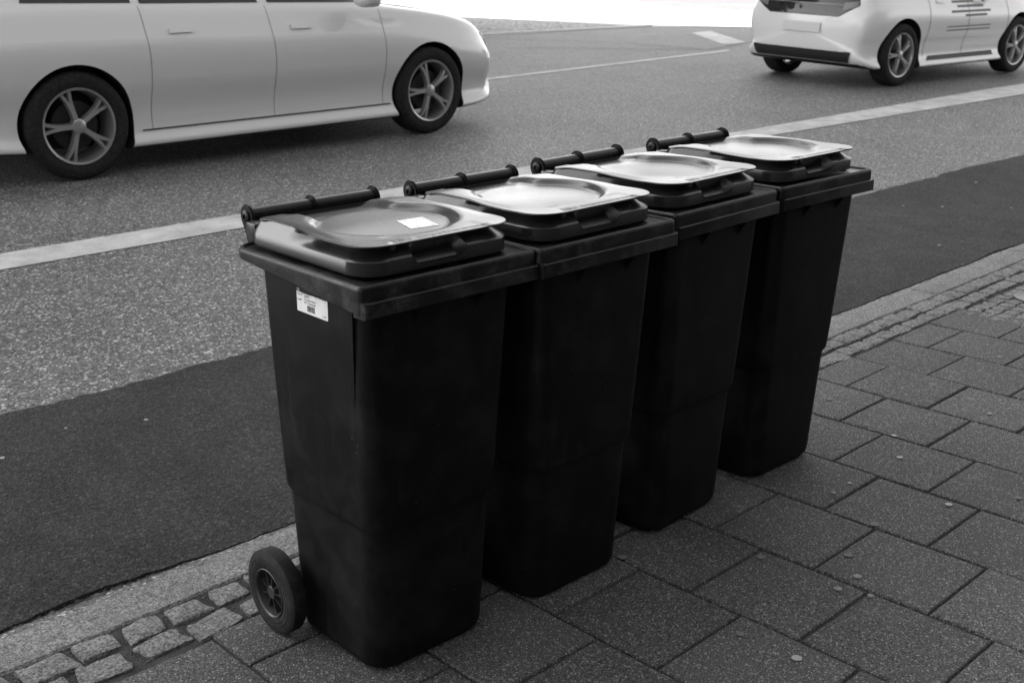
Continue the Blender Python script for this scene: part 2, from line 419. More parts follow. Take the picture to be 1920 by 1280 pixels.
while x < 7:
    L = random.uniform(.078, .112); gap = random.uniform(.012, .026) if x < .6 else random.uniform(.004, .010)
    sett(bm, x+L/2, .61+random.uniform(-.004, .004), L, random.uniform(.066, .078), random.uniform(.003, .008), random.uniform(-.08, .08)); x += L+gap
x = -1.45
while x < 7:
    L = random.uniform(.08, .125); gap = random.uniform(.012, .03) if x < .6 else random.uniform(.004, .010)
    sett(bm, x+L/2, .519+random.uniform(-.004, .004), L, random.uniform(.062, .074), random.uniform(.002, .007), random.uniform(-.09, .09)); x += L+gap
gb = bmesh.new()
for _ in range(1500):
    gx = random.uniform(-.75, .75); stone(gb, (gx, random.uniform(.476, .658), -.0065), random.uniform(.0012, .0034))
obj('joint_grit', gb, M_grit, kind='stuff', label='grit and small stones lying in the joints between the setts')
# small setts round the cover
for i in range(13):
    for j in range(5):
        px, py = 3.56+i*.072+(j % 2)*.03, .16+j*.066
        if math.hypot(px-4.02, py-.30) > .125: sett(bm, px, py, .060, .054, .003, random.uniform(-.15, .15))
obj('sett_strip', bm, MS_sett, smooth=60, kind='structure')

bm = bmesh.new(); tone = bm.faces.layers.float.new('tone'); TONES = {}
SX, SY, X0 = .3109, .3085, 1.7482
vk = {k: v for k, v in zip(range(-4, 5), (.3196, .164, .3135, .1569, -.0037, -.1612, -.0148, -.1717, -.0163))}
def slab(bm, x0, x1, y0, y1):
    g = .0032+random.uniform(0, .0012); t = random.uniform(.84, 1.16); dz = random.uniform(-.0012, .0012); tx = random.uniform(-.002, .002); ty = random.uniform(-.002, .002)
    x0 += g; x1 -= g; y0 += g; y1 -= g; n = 7
    if x1-x0 < .03 or y1-y0 < .03: return
    def ring(ins, z, j=0):
        out = []
        P = [(x0+ins, y0+ins), (x1-ins, y0+ins), (x1-ins, y1-ins), (x0+ins, y1-ins)]
        for a in range(4):
            p, q = P[a], P[(a+1) % 4]
            for k in range(n*2):
                u = k/(n*2); X = lerp(p[0], q[0], u); Y = lerp(p[1], q[1], u)
                w_ = .0014*noise.noise((X*45, Y*45, 1))
                out.append((X+w_, Y+w_, z+dz+tx*(X-x0)/.3+ty*(Y-y0)/.3))
        return out
    vs = loft(bm, [ring(0, -.03), ring(0, -.004), ring(.0025, -.0004), ring(.006, .0)], False, True)
for k in range(-24, 13):
    xl = X0-k*SX; 
    base = vk.get(k, vk[-4]+(.1555 if (k % 2) else 0)-.002*k)
    y = base+SY*8
    top = .478
    while y > (-3.2 if k > -8 else -1.5):
        y0, y1 = y-SY, min(y, top)
        if y0 < top-.03:
            # the patch of setts round the cover replaces part of the paving
            if xl+SX > 3.6 and xl < 4.5 and y1 > .14 and xl > 3.4:
                y1 = min(y1, .13)
            if y1-y0 > .03:
                nf = len(bm.faces); slab(bm, xl, xl+SX, y0, y1)
                bm.faces.ensure_lookup_table(); t = random.uniform(.86, 1.14)
                for f in bm.faces[nf:]: f[tone] = t
        y -= SY
pave = obj('pavement', bm, [MS_slab, M_gum, M_gum2, M_gum3], smooth=50, kind='structure')

cv = bmesh.new(); 
lathe = [(.0, .112), (.004, .112), (.006, .104), (.003, .098), (.003, .03)]
rings = [[(4.02+r*math.cos(t*PI/20), .30+r*math.sin(t*PI/20), z) for t in range(40)] for z, r in [(-.03, .112), (.003, .112), (.004, .104), (.001, .098), (.001, .07), (.004, .066), (.004, .05), (.001, .046)]]
loft(cv, rings)
m = M('cast_iron'); m.set(m.math('MULTIPLY', m.ramp(m.noise(60, 3, .6), .3, .7, .7, 1.3), .12), .45, .5, metal=.5)
mc = obj('manhole_cover', cv, m.m, smooth=35); mc['label'] = 'small round iron cover set among little setts at the right edge'; mc['category'] = 'manhole cover'

# chewing gum on the slabs and the tarmac, positions read off the photograph through the camera
F = 2183.58
def up(px, py, z=0.):
    dd = fwv*F+r2*(px-960)-u2*(py-640); t = (z-CAMP.z)/dd.z; return CAMP+dd*t
spots = [(1687, 857, .010, 2), (1593, 905, .006, 2), (1563, 923, .008, 1), (1779, 945, .010, 2), (1640, 982, .013, 3), (1590, 1040, .011, 3), (1608, 1080, .011, 1), (1571, 1103, .010, 1), (1633, 1116, .008, 1), (1494, 1233, .012, 2), (1427, 1044, .010, 3), (1676, 816, .009, 2), (1775, 1160, .007, 3), (1856, 775, .009, 1), (1874, 669, .008, 1), (1835, 682, .009, 3), (1748, 720, .012, 3), (1555, 748, .010, 3), (1910, 933, .010, 3), (1388, 1188, .009, 3), (1168, 1044, .012, 3), (1625, 796, .007, 3), (1845, 560, .008, 1), (1724, 869, .006, 3)]
L_ = []
for px, py, r, mi in spots:
    p = up(px, py, .003); L_.append((p.x, p.y, r, mi))
add_blobs(pave, L_, lambda y: .0042)
L_ = []
for px, py, r, mi in [(4, 860, .009, 1), (274, 788, .007, 1), (124, 806, .005, 1), (1693, 386, .007, 1), (1767, 386, .009, 1), (1897, 385, .008, 1), (1762, 452, .009, 1), (1830, 343, .01, 1), (1807, 480, .006, 2)]:
    p = up(px, py, .04); L_.append((p.x, p.y, r, mi))
add_blobs(patch, L_, lambda y: gz(y)+.0135)

# ------------------------------------------------------------------ wheelie bins
# local frame: x along the front (0 .. .445), y from the front (0) to the back, z up
BW, BD, RZ = .445, .479, .885
def body_rect(z):
    t = z/.84
    x0, x1 = lerp(.044, .030, t), lerp(.364, .388, t**1.5); y0, y1 = lerp(.072, .022, t), lerp(.392, .403, t)
    return x0, x1, y0, y1
def make_bin_meshes():
    out = {}
    # body
    bm = bmesh.new(); rings = []
    for z, ins, r in ((0, .022, .045), (.004, .010, .052), (.014, .003, .056), (.03, 0, .058), (.10, 0, .056), (.2, 0, .053), (.3, 0, .05), (.338, 0, .049), (.344, -.001, .049), (.352, -.005, .048), (.360, -.0065, .047), (.42, -.0075, .045), (.55, -.0075, .041), (.7, -.0075, .037), (.84, -.007, .034), (.875, -.006, .034)):
        x0, x1, y0, y1 = body_rect(z); rings.append(rrect(x0+ins, x1-ins, y0+ins, y1-ins, r, z, 8))
    loft(bm, rings)
    # long gusset fins beside the two front corners, under the collar
    for side in (0, 1):
        x0, x1, y0, y1 = body_rect(.83); xb, xc, _, _ = body_rect(.55)
        xa = x0 if side == 0 else x1; xo = xa-.016 if side == 0 else xa+.016; xe = (xb if side == 0 else xc)-(.006 if side == 0 else -.006)
        yf = .052
        P = [(xa+(.02 if side == 0 else -.02), .845), (xo, .845), (xe, .565), (xe+(.02 if side == 0 else -.02), .565)]
        a = [bm.verts.new((p[0], yf+(.03 if p[1] < .7 else 0), p[1])) for p in P]; b = [bm.verts.new((p[0], yf+.006+(.03 if p[1] < .7 else 0), p[1])) for p in P]
        bm.faces.new(a); bm.faces.new(b[::-1])
        for i in range(4): bm.faces.new((a[i], a[(i+1) % 4], b[(i+1) % 4], b[i]))
    # two short curved gussets under the front lip
    for gx in (.135, .292):
        prof = [(.045, .83), (-.004, .83), (-.003, .818), (.006, .806), (.014, .795), (.020, .782), (.026, .768), (.045, .762)]
        a = [bm.verts.new((gx, y, z)) for y, z in prof]; b = [bm.verts.new((gx+.004, y, z)) for y, z in prof]
        bm.faces.new(a); bm.faces.new(b[::-1])
        for i in range(len(prof)): j = (i+1) % len(prof); bm.faces.new((a[i], a[j], b[j], b[i]))
    out['body'] = bm
    # collar
    bm = bmesh.new()
    def cr(ins, z, rb=.045): return rrect(ins, BW-ins, ins, BD-ins, (max(.014-ins, .006), max(.014-ins, .006), rb-ins*.5, rb-ins*.5), z, 7)
    def low(p, side_z, ins=0):
        # lower hem of the collar: deep at the front, shallow along the sides and back
        x, y, z = p
        zz = lerp(.828, .860, ss(.01, .17, y)); return (x, y, zz+side_z)
    top = [cr(.05, RZ-.006), cr(.016, RZ-.005), cr(.0125, RZ-.0045), cr(.0105, RZ-.0015), cr(.008, RZ+.0006), cr(.0055, RZ+.0006), cr(.003, RZ-.001), cr(.0012, RZ-.0036), cr(.0002, RZ-.0065), cr(0, RZ-.010), cr(0, RZ-.02)]
    hem = [low(p, .003) for p in cr(0, 0)]; hem2 = [low(p, 0) for p in cr(.003, 0)]; hem3 = [low(p, .002) for p in cr(.03, 0)]
    loft(bm, top+[hem, hem2, hem3], False, False)
    # front comb lip, standing proud under the upper band
    rings = []
    for y, ins in ((.03, 0), (-.003, 0), (-.0075, .002), (-.009, .005)):
        rings.append([(.002+ins, y, .823+ins*.5), (BW-.002-ins, y, .823+ins*.5), (BW-.002-ins, y, .8555-ins*.5), (.002+ins, y, .8555-ins*.5)])
    loft(bm, rings)
    out['collar'] = bm
    # lid
    bm = bmesh.new(); LX0, LX1, LY0, LY1 = .030, .415, .030, .452
    cx, cy = (LX0+LX1)/2, (LY0+LY1)/2; hw, hd = (LX1-LX0)/2, (LY1-LY0)/2
    NC = 10
    def outline(ins, z, r=.062, side=0):
        # corner arcs plus subdivided straights
        pts = []; base = rrect(LX0+ins, LX1-ins, LY0+ins, LY1-ins, (max(r-ins*.4, .01),)*2+(max(.03-ins*.4, .01),)*2, z, NC)
        for i in range(4):
            arc = base[i*(NC+1):(i+1)*(NC+1)]; nx = base[((i+1)*(NC+1)) % len(base)]
            pts += arc
            e = arc[-1]
            for k in range(1, 30): t = k/30; pts.append((lerp(e[0], nx[0], t), lerp(e[1], nx[1], t), z))
        return pts
    def flank(ins_full, z, zb):
        # concave flank at front and along the front two thirds of the sides; flush and plain at the back
        A = outline(.013*(zb-(RZ+.03))/.028, z); A0 = outline(0, z); B = outline(ins_full, z); out_ = []
        for a, b, a0 in zip(A, B, A0):
            wgt = 1-ss(.19, .30, a0[1])
            out_.append((lerp(a[0], b[0], wgt), lerp(a[1], b[1], wgt), lerp(zb, z, wgt)))
        return out_
    def notch(p, z):
        x, y, _ = p
        k = ss(.150, .156, x)*(1-ss(.272, .278, x)) if y < .06 else 0
        return k
    def top_h(x, y):
        u = (x-cx)/hw; v = (y-LY0)/(LY1-LY0); au = abs(u)
        plate = .9475+.0040*ss(.12, .55, v)-.0100*ss(.80, 1.0, v)-.0020*ss(.86, 1.0, au)*ss(.15, .3, v)
        r = math.sqrt((u/.80)**2+((v-.47)/.345)**2)
        a = 1-ss(.90, 1.05, r); b = (1-ss(.42, .60, au))*ss(.45, .62, v)
        dep = .0135*(1-(1-a)*(1-b))*(1-.45*ss(.9, 1, v))
        bar = -.0010*(1-ss(.14, .15, v))*(1-ss(.60, .62, au))
        return plate-dep+bar+.0016*(1-u*u)*a
    rings = []
    b0 = outline(0, RZ+.0035); rings.append([(x, y, z) for x, y, z in b0])
    r1 = [(x, y, lerp(RZ+.030, RZ+.012, notch((x, y, 0), 0))) for x, y, z in outline(0, 0)]; rings.append(r1)
    r1b = [(p[0], p[1]+.012*notch(p, 0), p[2]+.001) for p in outline(.0015, 0)]
    r1b = [(p[0], p[1], lerp(RZ+.032, RZ+.0125, notch((q[0], q[1], 0), 0))) for p, q in zip(r1b, outline(0, 0))]; rings.append(r1b)
    for ins, z, zb in ((.008, .921, .922), (.017, .927, .927), (.023, .933, .932), (.025, .938, .936), (.022, .9425, .939), (.012, .9437, .941)):
        ring = flank(ins, z, zb)
        rings.append([(p[0], p[1]+.016*notch(q, 0)*(1 if ins < .02 else .3), lerp(p[2], p[2]-.012*(1 if z < .93 else 0), notch(q, 0))) for p, q in zip(ring, outline(0, 0))])
    def lipshape(off):
        pts = []
        for p, p2 in zip(outline(-off, 0), outline(.013-off, 0)):
            wb_ = ss(.19, .30, p[1]); x, y = lerp(p[0], p2[0], wb_), lerp(p[1], p2[1], wb_)
            k = ss(.095, .101, x)*(1-ss(.344, .350, x)) if y < .06 else 0
            wgt = 1-ss(.235, .262, y)
            pts.append((lerp(x, x, 1), y+.007*k, wgt, k))
        return pts
    for off, dz in ((-.001, -.0042), (.0015, -.0036), (.0025, -.002), (.0022, -.0005), (.0005, .0004)):
        rings.append([(x, y, top_h(x, y)+dz-.0016*k) for x, y, w_, k in lipshape(off)])
    lip = lipshape(.0)
    for s in [1-.012, 1-.03]+[1-.03-.97*k/34 for k in range(1, 34)]:
        ring = []
        for x, y, w_, k in lip:
            X = cx+(x-cx)*s; Y = cy+(y-cy)*s
            ring.append((X, Y, top_h(X, Y)-.0016*k*ss(.9, 1, s)))
        rings.append(ring)
    vs = loft(bm, rings, False, True)
    # step at the hinge end: a lower ledge behind the raised top
    for sx in (0, 1):
        xa = LX0+.004 if sx == 0 else LX1-.032
        box(bm, xa, xa+.028, LY1-.02, LY1+.018, RZ+.004, .932, .003)
    # small stops under the front lip
    box(bm, .100, .108, LY0+.004, LY0+.012, .934, .9437)
    out['lid'] = bm
    # handle arms: ring round the bar and a web down to the collar
    def arm(x0, t):
        bm = bmesh.new(); c = (.503, .934); r = .0245
        prof = []
        for k in range(15): a = R(-60)+k/14*R(265); prof.append((c[0]+r*math.cos(a), c[1]+r*math.sin(a)))
        prof = [(c[0]+r*math.cos(R(200)-k/14*R(230)), c[1]+r*math.sin(R(200)-k/14*R(230))) for k in range(15)]
        prof += [(.512, .90), (.502, .868), (.488, .850), (.455, .850), (.448, .889), (.456, .902), (.470, .915)]
        a = [bm.verts.new((x0, y, z)) for y, z in prof]; b = [bm.verts.new((x0+t, y, z)) for y, z in prof]
        bm.faces.new(a); bm.faces.new(b[::-1]); n = len(prof)
        for i in range(n): bm.faces.new((a[i], a[(i+1) % n], b[(i+1) % n], b[i]))
        # doubled rib
        lathe_x(bm, [(0, .0180), (0, .0270), (.0025, .0270), (.0025, .0180)], (x0+t*.5-.0012, c[0], c[1]), 28)
        return bm
    out['arms'] = [arm(.056, .008), arm(.216, .007), arm(.385, .008)]
    bm = bmesh.new(); lathe_x(bm, [(0, .0185), (.325, .0185)], (.064, .503, .934), 32)
    out['bar'] = bm
    bms = []
    for s, x in ((-1, .056), (1, .393)):
        bm = bmesh.new(); lathe_x(bm, [(0, .0150), (s*.004, .0145), (s*.006, .011), (s*.006, .0055), (s*.003, .005), (s*.003, .0008)], (x, .503, .934), 24); bms.append(bm)
    out['caps'] = bms
    # wheel: tyre + hub, outer face at x = 0 going to +x
    
    tyre = bmesh.new()
    lathe_x(tyre, [(.004, .058), (.001, .061), (.0, .070), (.0016, .0706), (.0, .0715), (.0, .080), (.0016, .0807), (.0, .0815), (.0015, .090), (.004, .0965), (.0075, .0995), (.036, .0995), (.040, .0965), (.044, .090), (.044, .058)], (0, 0, 0), 56, closed=True)
    hub = bmesh.new()
    lathe_x(hub, [(.004, .059), (.000, .0585), (-.001, .0565), (.002, .0535), (.022, .049), (.024, .03), (.030, .03), (.032, .058), (.02, .059)], (0, 0, 0), 48, closed=True)
    lathe_x(hub, [(.026, .016), (.007, .0155), (.0055, .014), (.0055, .0006)], (0, 0, 0), 24)
    for k in range(9):
        a = k*2*PI/9+.3
        for v in box(hub, .010, .024, .014, .0510, -.0009, .0009):
            if v.co.y < .03: v.co.x -= .003
            v.co.rotate(Matrix.Rotation(a, 3, 'X'))
    out['tyre'], out['hub'] = tyre, hub
    bm = bmesh.new(); tube(bm, (.01, .385, .0995), (.395, .385, .0995), .009)
    out['axle'] = bm
    bm = bmesh.new(); 
    x0, x1, y0, y1 = body_rect(.1)
    out['brackets'] = []
    for xx in (x0+.012, x1-.04): bm = bmesh.new(); box(bm, xx, xx+.028, .34, .408, .07, .13, .006); out['brackets'].append(bm)
    return out

def text_mesh(s, size, mat, parent, mtx, name='lettering', ext=.0002, shear=0, sx=1.0):
    c = bpy.data.curves.new('t', 'FONT'); c.body = s; c.size = size; c.extrude = ext; c.resolution_u = 2
    o = bpy.data.objects.new('t', c); C.collection.objects.link(o)
    me = bpy.data.meshes.new_from_object(o.evaluated_get(bpy.context.evaluated_depsgraph_get()))
    bpy.data.objects.remove(o); 
    me.transform(mtx @ Matrix.Diagonal((sx, 1, 1, 1)))
    me.materials.clear()
    return me
def join(meshes, name, mat, parent):
    bm = bmesh.new()
    for me in meshes: bm.from_mesh(me)
    return obj(name, bm, mat, parent)

parts = make_bin_meshes()
GRP = 'black wheelie bins lined up along the kerb'
def build_bin():
    t = thing('wheelie_bin', 'nearest black wheelie bin, with a torn white label on its lid', 'wheelie bin', group=GRP)
    bd = obj('body', parts['body'], MP_body, t, 35)
    obj('collar', parts['collar'], MP_collar, t, 32)
    lid = obj('lid', parts['lid'], MP_lid, t, 38)
    # embossed words along the front bar of the lid
    tm = []
    def flat(x, y, z, rot=0): return Matrix.Translation((x, y, z)) @ Matrix.Rotation(rot, 4, 'Z')
    for wd_, sz, X_, Y_ in (('EBU', .026, .112, .044), ('Entsorgungs-Betriebe der Stadt Ulm', .0125, .172, .047)):
        join([text_mesh(wd_, sz, M_emboss, lid, flat(X_, Y_, .9488), ext=0)], 'lettering', M_emboss, lid)
    bm = bmesh.new()
    for k in range(40):
        a = k*2*PI/40; b = (k+1)*2*PI/40; X, Y = .300, .385
        pts = [(X+rx*math.cos(q), Y+rx*.62*math.sin(q)) for rx in (.024, .0225) for q in (a, b)]
        vs = [bm.verts.new((p[0], p[1], 0)) for p in (pts[0], pts[1], pts[3], pts[2])]; bm.faces.new(vs)
    bmesh.ops.remove_doubles(bm, verts=bm.verts[:], dist=1e-5)
    emb = bm
    h = obj('handle_bar', parts['bar'], MP_handle, t, 40)
    for b in parts['arms']: obj('handle_arm', b, MP_handle, t, 40)
    for b in parts['caps']: obj('end_cap', b, MP_handle, h, 30)
    tyre_me = None
    for s in (0, 1):
        if s == 0:
            w_ = obj('wheel', parts['tyre'], M_rubber, t, 40); hb = obj('hub', parts['hub'], M_hub, w_, 30); me1, me2 = w_.data, hb.data
            w_.location = (-.026, .385, .0995)
        else:
            w_ = obj('wheel', me1, None, t); hb = obj('hub', me2, None, w_)
            w_.location = (.430, .385, .0995); w_.rotation_euler = (0, 0, PI)
    obj('axle', parts['axle'], M_rubber, t, 40); [obj('axle_bracket', b_, MP_body, t, 40) for b_ in parts['brackets']]
    # address label on the side wall, following the wall's lean
    x_, _, _, _ = body_rect(.81); x_ -= .0078; x2_, _, _, _ = body_rect(.76); x2_ -= .0078
    lean = math.atan2(x2_-x_, .05)
    base = Matrix.Translation((body_rect(.775)[0]-.0075-.0010, .262, .787)) @ Matrix.Rotation(-PI/2, 4, 'Z') @ Matrix.Rotation(PI/2-lean, 4, 'X') @ Matrix.Diagonal((1, .85, 1, 1))
    # local label frame: x along the wall towards the front, y up, z outward
    LW, LH = .112, .078
    bm = bmesh.new(); loft(bm, [rrect(0, LW, -.004, LH-.020, .003, z, 4) for z in (-.0006, .0)]); bm.transform(base)
    lb = obj('label', bm, M_label, t)
    def lt(s, x, y, sz, sx=1.): return text_mesh(s, sz, M_ink, lb, base @ Matrix.Translation((x, y, .0004)), sx=sx, ext=.00005)
    ink = [lt('U', .0165, .0410, .0170), lt('Behälter - Nr. 187532', .0270, .0420, .0092, .98), lt('Strasse', .003, .0365, .0062), lt('89075', .0285, .0345, .0075), lt('Frauenstraße 7', .0285, .0272, .0072), lt('Gefäß', .003, .0235, .0062), lt('80 l  Restmüll', .0285, .0198, .0072), lt('1 45', .092, .0005, .0082)]
    bm = bmesh.new(); xx = .038; rr = random.Random(3)
    while xx < .066:
        q = rr.choice((.0005, .0009, .0013)); box(bm, xx, xx+q, .0020, .0165, .0002, .0004); xx += q+rr.choice((.0009, .0016))
    bm.transform(base); me = bpy.data.meshes.new('b'); bm.to_mesh(me); bm.free()
    barc = obj('barcode', me, M_ink, lb)
    for q in ink: join([q], 'printing', M_ink, lb)
    join([lt('EB', .0015, .0410, .0170, .62)], 'pale_printing', M_inkp, lb)
    return t, lid, emb
bin0, lid0, emb = build_bin()
# oval mark pressed in the lid, laid on the surface
dg = bpy.context.evaluated_depsgraph_get(); dg.update()
def bvh_of(o):
    return BVHTree.FromObject(o, bpy.context.evaluated_depsgraph_get())
bv = bvh_of(lid0)
def drape(bm, bv, off, frm=1.2):
    for v in bm.verts:
        hit = bv.ray_cast(Vector((v.co.x, v.co.y, frm)), Vector((0, 0, -1)))
        if hit[0]: v.co.z = hit[0].z+off+v.co.z*0
drape(emb, bv, .0004)
obj('oval_mark', emb, M_emboss, lid0)
for v in [v for c in lid0.children if c.name.startswith('lettering') for v in c.data.vertices]:
    hit = bv.ray_cast(Vector((v.co.x, v.co.y, 1.2)), Vector((0, 0, -1)))
    if hit[0]: v.co.z = hit[0].z+.00035
def copy_tree(o, parent=None):
    c = o.copy(); C.collection.objects.link(c); c.parent = parent
    for ch in list(o.children): copy_tree(ch, c)
    return c
spots_ = [(0, 0, -.0406), (.4452, -.0257, -.0197), (.9246, -.0064, .0260), (1.394, .0093, -.0299)]
labels = [None, 'second black wheelie bin from the front, glossy lid turned slightly askew', 'third black wheelie bin from the front, between two others, lid glaring with sky', 'farthest black wheelie bin, at the right end of the row']
bins = [bin0]
for i in (1, 2, 3):
    c = copy_tree(bin0); c['label'] = labels[i]; bins.append(c)
for b, dl in zip(bins, (0, .012, -.009, .006)):
    l_ = [c for c in b.children if c.name.startswith('lid')][0]; l_.rotation_euler = (0, 0, dl); l_.location = (.25*dl*.9, -.22*dl, 0)
for b, (x, y, a) in zip(bins, spots_): b.location = (x, y, .0015); b.rotation_euler = (0, 0, a)
# torn paper label on the first lid only
bm = bmesh.new(); lx, ly = .268, .190; NX = 16
Q = [(.232, .150), (.300, .142), (.318, .222), (.252, .226)]
g = []
for i in range(NX+1):
    row = []
    for j in range(NX+1):
        u, v = i/NX, j/NX
        x = lerp(lerp(Q[0][0], Q[1][0], u), lerp(Q[3][0], Q[2][0], u), v); y = lerp(lerp(Q[0][1], Q[1][1], u), lerp(Q[3][1], Q[2][1], u), v)
        if i in (0, NX) or j in (0, NX): x += .0015*noise.noise((x*300, y*300, 0)); y += .0015*noise.noise((x*300, y*300, 7))
        hit = bv.ray_cast(Vector((x, y, 1.2)), Vector((0, 0, -1))); row.append(bm.verts.new((x, y, hit[0].z+.0006)))
    g.append(row)
for a, b in zip(g[:-1], g[1:]):
    for j in range(NX): bm.faces.new((a[j], b[j], b[j+1], a[j+1]))
m = M('torn_paper'); m.set(m.math('MULTIPLY', m.ramp(m.noise(110, 4, .7), .58, .66, 1, .55), .8), .7, .3)
obj('paper_label', bm, m.m, lid0, 60)

# ------------------------------------------------------------------ cars
def make_car(name, label, P, mat, loc, rot):
    """P: dict of profiles; local x forward, y left, z up, origin on the ground under the centre"""
    root = thing(name, label, 'car', loc, rot)
    zt, wd, zb, belt, L0, L1 = P['top'], P['w'], P['zb'], P['belt'], P['L0'], P['L1']
    N = 76; rings = []
    for i in range(N+1):
        s = i/N; x = lerp(L0, L1, .5-.5*math.cos(PI*s)*(.55)-(0) if False else s)
        w_ = spl(wd, x); t_ = spl(zt, x); b_ = spl(zb, x); be = min(spl(belt, x), t_-.035)
        g_ = max(0, min(1, (t_-be)/.40)); h = be-b_
        sh = b_+h*.80
        half = [(0, b_), (w_-.25, b_), (w_-.07, b_), (w_-.024, b_+.008), (w_-.006, b_+.030), (w_-.016, b_+.055), (w_-.050, b_+.095), (w_-.060, b_+h*.22), (w_-.048, b_+h*.33), (w_-.014, b_+h*.44), (w_, b_+h*.56), (w_-.004, b_+h*.68), (w_-.022, sh-h*.03), (w_-.052, sh+h*.03), (w_-.098, be-.035*g_), (w_-.125, be)]
        wr = w_*.70
        if g_ > 0:
            pass
        top = []
        for k, (fy, fz) in enumerate(((.12, .10), (.30, .45), (.48, .80), (.56, .93), (.66, .985), (.82, 1.0))):
            yb = w_-.125
            yc = lerp(yb*(1-k*.13), yb-(.02+.25*min(fz, 1)*.95)*1.0-.0 if k < 3 else yb-.30-(fy-.5)*.55, g_)
            zc = lerp(be+(t_-be)*(1-(1-(k+1)/7)**2.0), be+(t_-be)*fz, g_)
            top.append((max(yc, .05), zc))
        half += top+[(0, t_+.008)]
        rings.append([(x, y, z) for y, z in half]+[(x, -y, z) for y, z in half[-2:0:-1]])
    bm = bmesh.new(); loft(bm, rings)
    # nose / tail rounding caps come from the narrowed end stations
    sh_ = obj('body', bm, mat, root, 45)
    mod = sh_.modifiers.new('s', 'SUBSURF'); mod.levels = mod.render_levels = 1
    cut = []
    for ax in (P['ra'], P['fa']):
        cb = bmesh.new(); 
        for s in (-1, 1): tube(cb, (ax, s*(P['hw']-.27), P['r']+P.get('ao', .0)), (ax, s*(P['hw']+.2), P['r']+P.get('ao', .0)), P['arch'], 56)
        c_ = obj('cut', cb, None, root); bo = sh_.modifiers.new('b', 'BOOLEAN'); bo.operation = 'DIFFERENCE'; bo.object = c_; bo.solver = 'EXACT'; cut.append(c_)
    dg = bpy.context.evaluated_depsgraph_get()
    me = bpy.data.meshes.new_from_object(sh_.evaluated_get(dg))
    sh_.modifiers.clear(); sh_.data = me
    me.materials.clear(); me.materials.append(mat); me.materials.append(M_trim)
    me.polygons.foreach_set('use_smooth', [True]*len(me.polygons)); me.set_sharp_from_angle(angle=R(38))
    for c_ in cut: bpy.data.objects.remove(c_)
    for p in me.polygons:
        c = p.center
        for ax in (P['ra'], P['fa']):
            if math.hypot(c.x-ax, c.z-P['r']-P.get('ao', 0)) < P['arch']+.004 and abs(c.y) < P['hw']-.02 and (abs(p.normal.y) > .9 and abs(c.y) < P['hw']-.2 or math.hypot(c.x-ax, c.z-P['r']-P.get('ao', 0)) > P['arch']-.02 and abs(p.normal.y) < .3): p.material_index = 1
        if p.normal.z < -.8 and c.z < spl(zb, c.x)+.03: p.material_index = 1
    bb = bmesh.new(); bb.from_mesh(me); bvh = BVHTree.FromBMesh(bb); bb.free()
    def patch_(nm, quad, axis, mt, parent=root, off=.003, nu=16, nv=8, side=-1, thick=0):
        """quad: 4 corners (a, b) in the plane seen along axis; 'y' = side view (x, z), 'x' = end view (y, z)"""
        bm = bmesh.new(); g = []
        for i in range(nu+1):
            row = []
            for j in range(nv+1):
                u, v = i/nu, j/nv
                a = lerp(lerp(quad[0][0], quad[1][0], u), lerp(quad[3][0], quad[2][0], u), v); b = lerp(lerp(quad[0][1], quad[1][1], u), lerp(quad[3][1], quad[2][1], u), v)
                if axis == 'y': o_, d_ = Vector((a, side*3, b)), Vector((0, -side, 0))
                elif axis == 'x': o_, d_ = Vector((side*6, a, b)), Vector((-side, 0, 0))
                else: o_, d_ = Vector((b, a, 5)), Vector((0, 0, -1))
                hit = bvh.ray_cast(o_, d_)
                if hit[0] is None: row.append(None); continue
                n_ = hit[1]
                if n_.dot(d_) > 0: n_ = -n_
                row.append(bm.verts.new(hit[0]+n_*off))
            g.append(row)
        for a, b in zip(g[:-1], g[1:]):
            for j in range(nv):
                q = (a[j], b[j], b[j+1], a[j+1])
                if all(q): bm.faces.new(q)
        if thick:
            r_ = bmesh.ops.extrude_face_region(bm, geom=bm.faces[:]); 
            dv = Vector((0, side, 0)) if axis == 'y' else Vector((side, 0, 0))
            for v in r_['geom']:
                if isinstance(v, bmesh.types.BMVert): v.co += dv*thick
        return obj(nm, bm, mt, parent, 40)
    for s in (-1, 1):
        for q in P['win']: patch_('window', q, 'y', M_glass, side=s, nu=24)
        for q in P['seams']: patch_('seam', q, 'y', M_gap, sh_, side=s, off=.0015, nu=2, nv=30) if len(q) == 4 else None
        for q in P['handles']: patch_('door_handle', q, 'y', P.get('hmat', mat), side=s, off=.002, nu=8, nv=3, thick=.012)
        if 'moulding' in P: patch_('moulding', P['moulding'], 'y', M_trim, side=s, off=.006, nu=30, nv=3)
        # mirror
        mx, mz = P['mirror']; bm = bmesh.new(); yb = P['hw']-.02
        rings = [rrect(mx-.10*k_, mx+.07*k_, -.09*k2+mz, .07*k2+mz, .05*k_, 0, 5) for k_, k2 in ((.5, .5), (.9, .9), (1, 1), (.9, .9), (.4, .5))]
        rr_ = [[(p[0], s*(yb+dy), p[1]) for p in r_] for r_, dy in zip(rings, (.0, .05, .12, .18, .21))]
        loft(bm, rr_); obj('mirror', bm, mat, root, 50)
    patch_('windscreen', P['ws'], 'x', M_glass, side=1, nu=24, nv=16)
    patch_('rear_window', P['rw'], 'x', M_glass, side=-1, nu=24, nv=14)
    if 'panel' in P: patch_('tailgate_panel', P['panel'], 'x', M_glass, side=-1, nu=24)
    for s in (-1, 1):
        patch_('tail_light', [(s*a, b) for a, b in P['tail']], 'x', M_lens, side=-1, off=.006)
        patch_('headlight', [(s*a, b) for a, b in P['head']], 'x', M_hlens, side=1, off=.006)
    patch_('grille', P['grille'], 'x', M_trim, side=1, off=.005)
    patch_('bumper_trim', P['diff'], 'x', M_trim, side=-1, off=.012, nu=30)
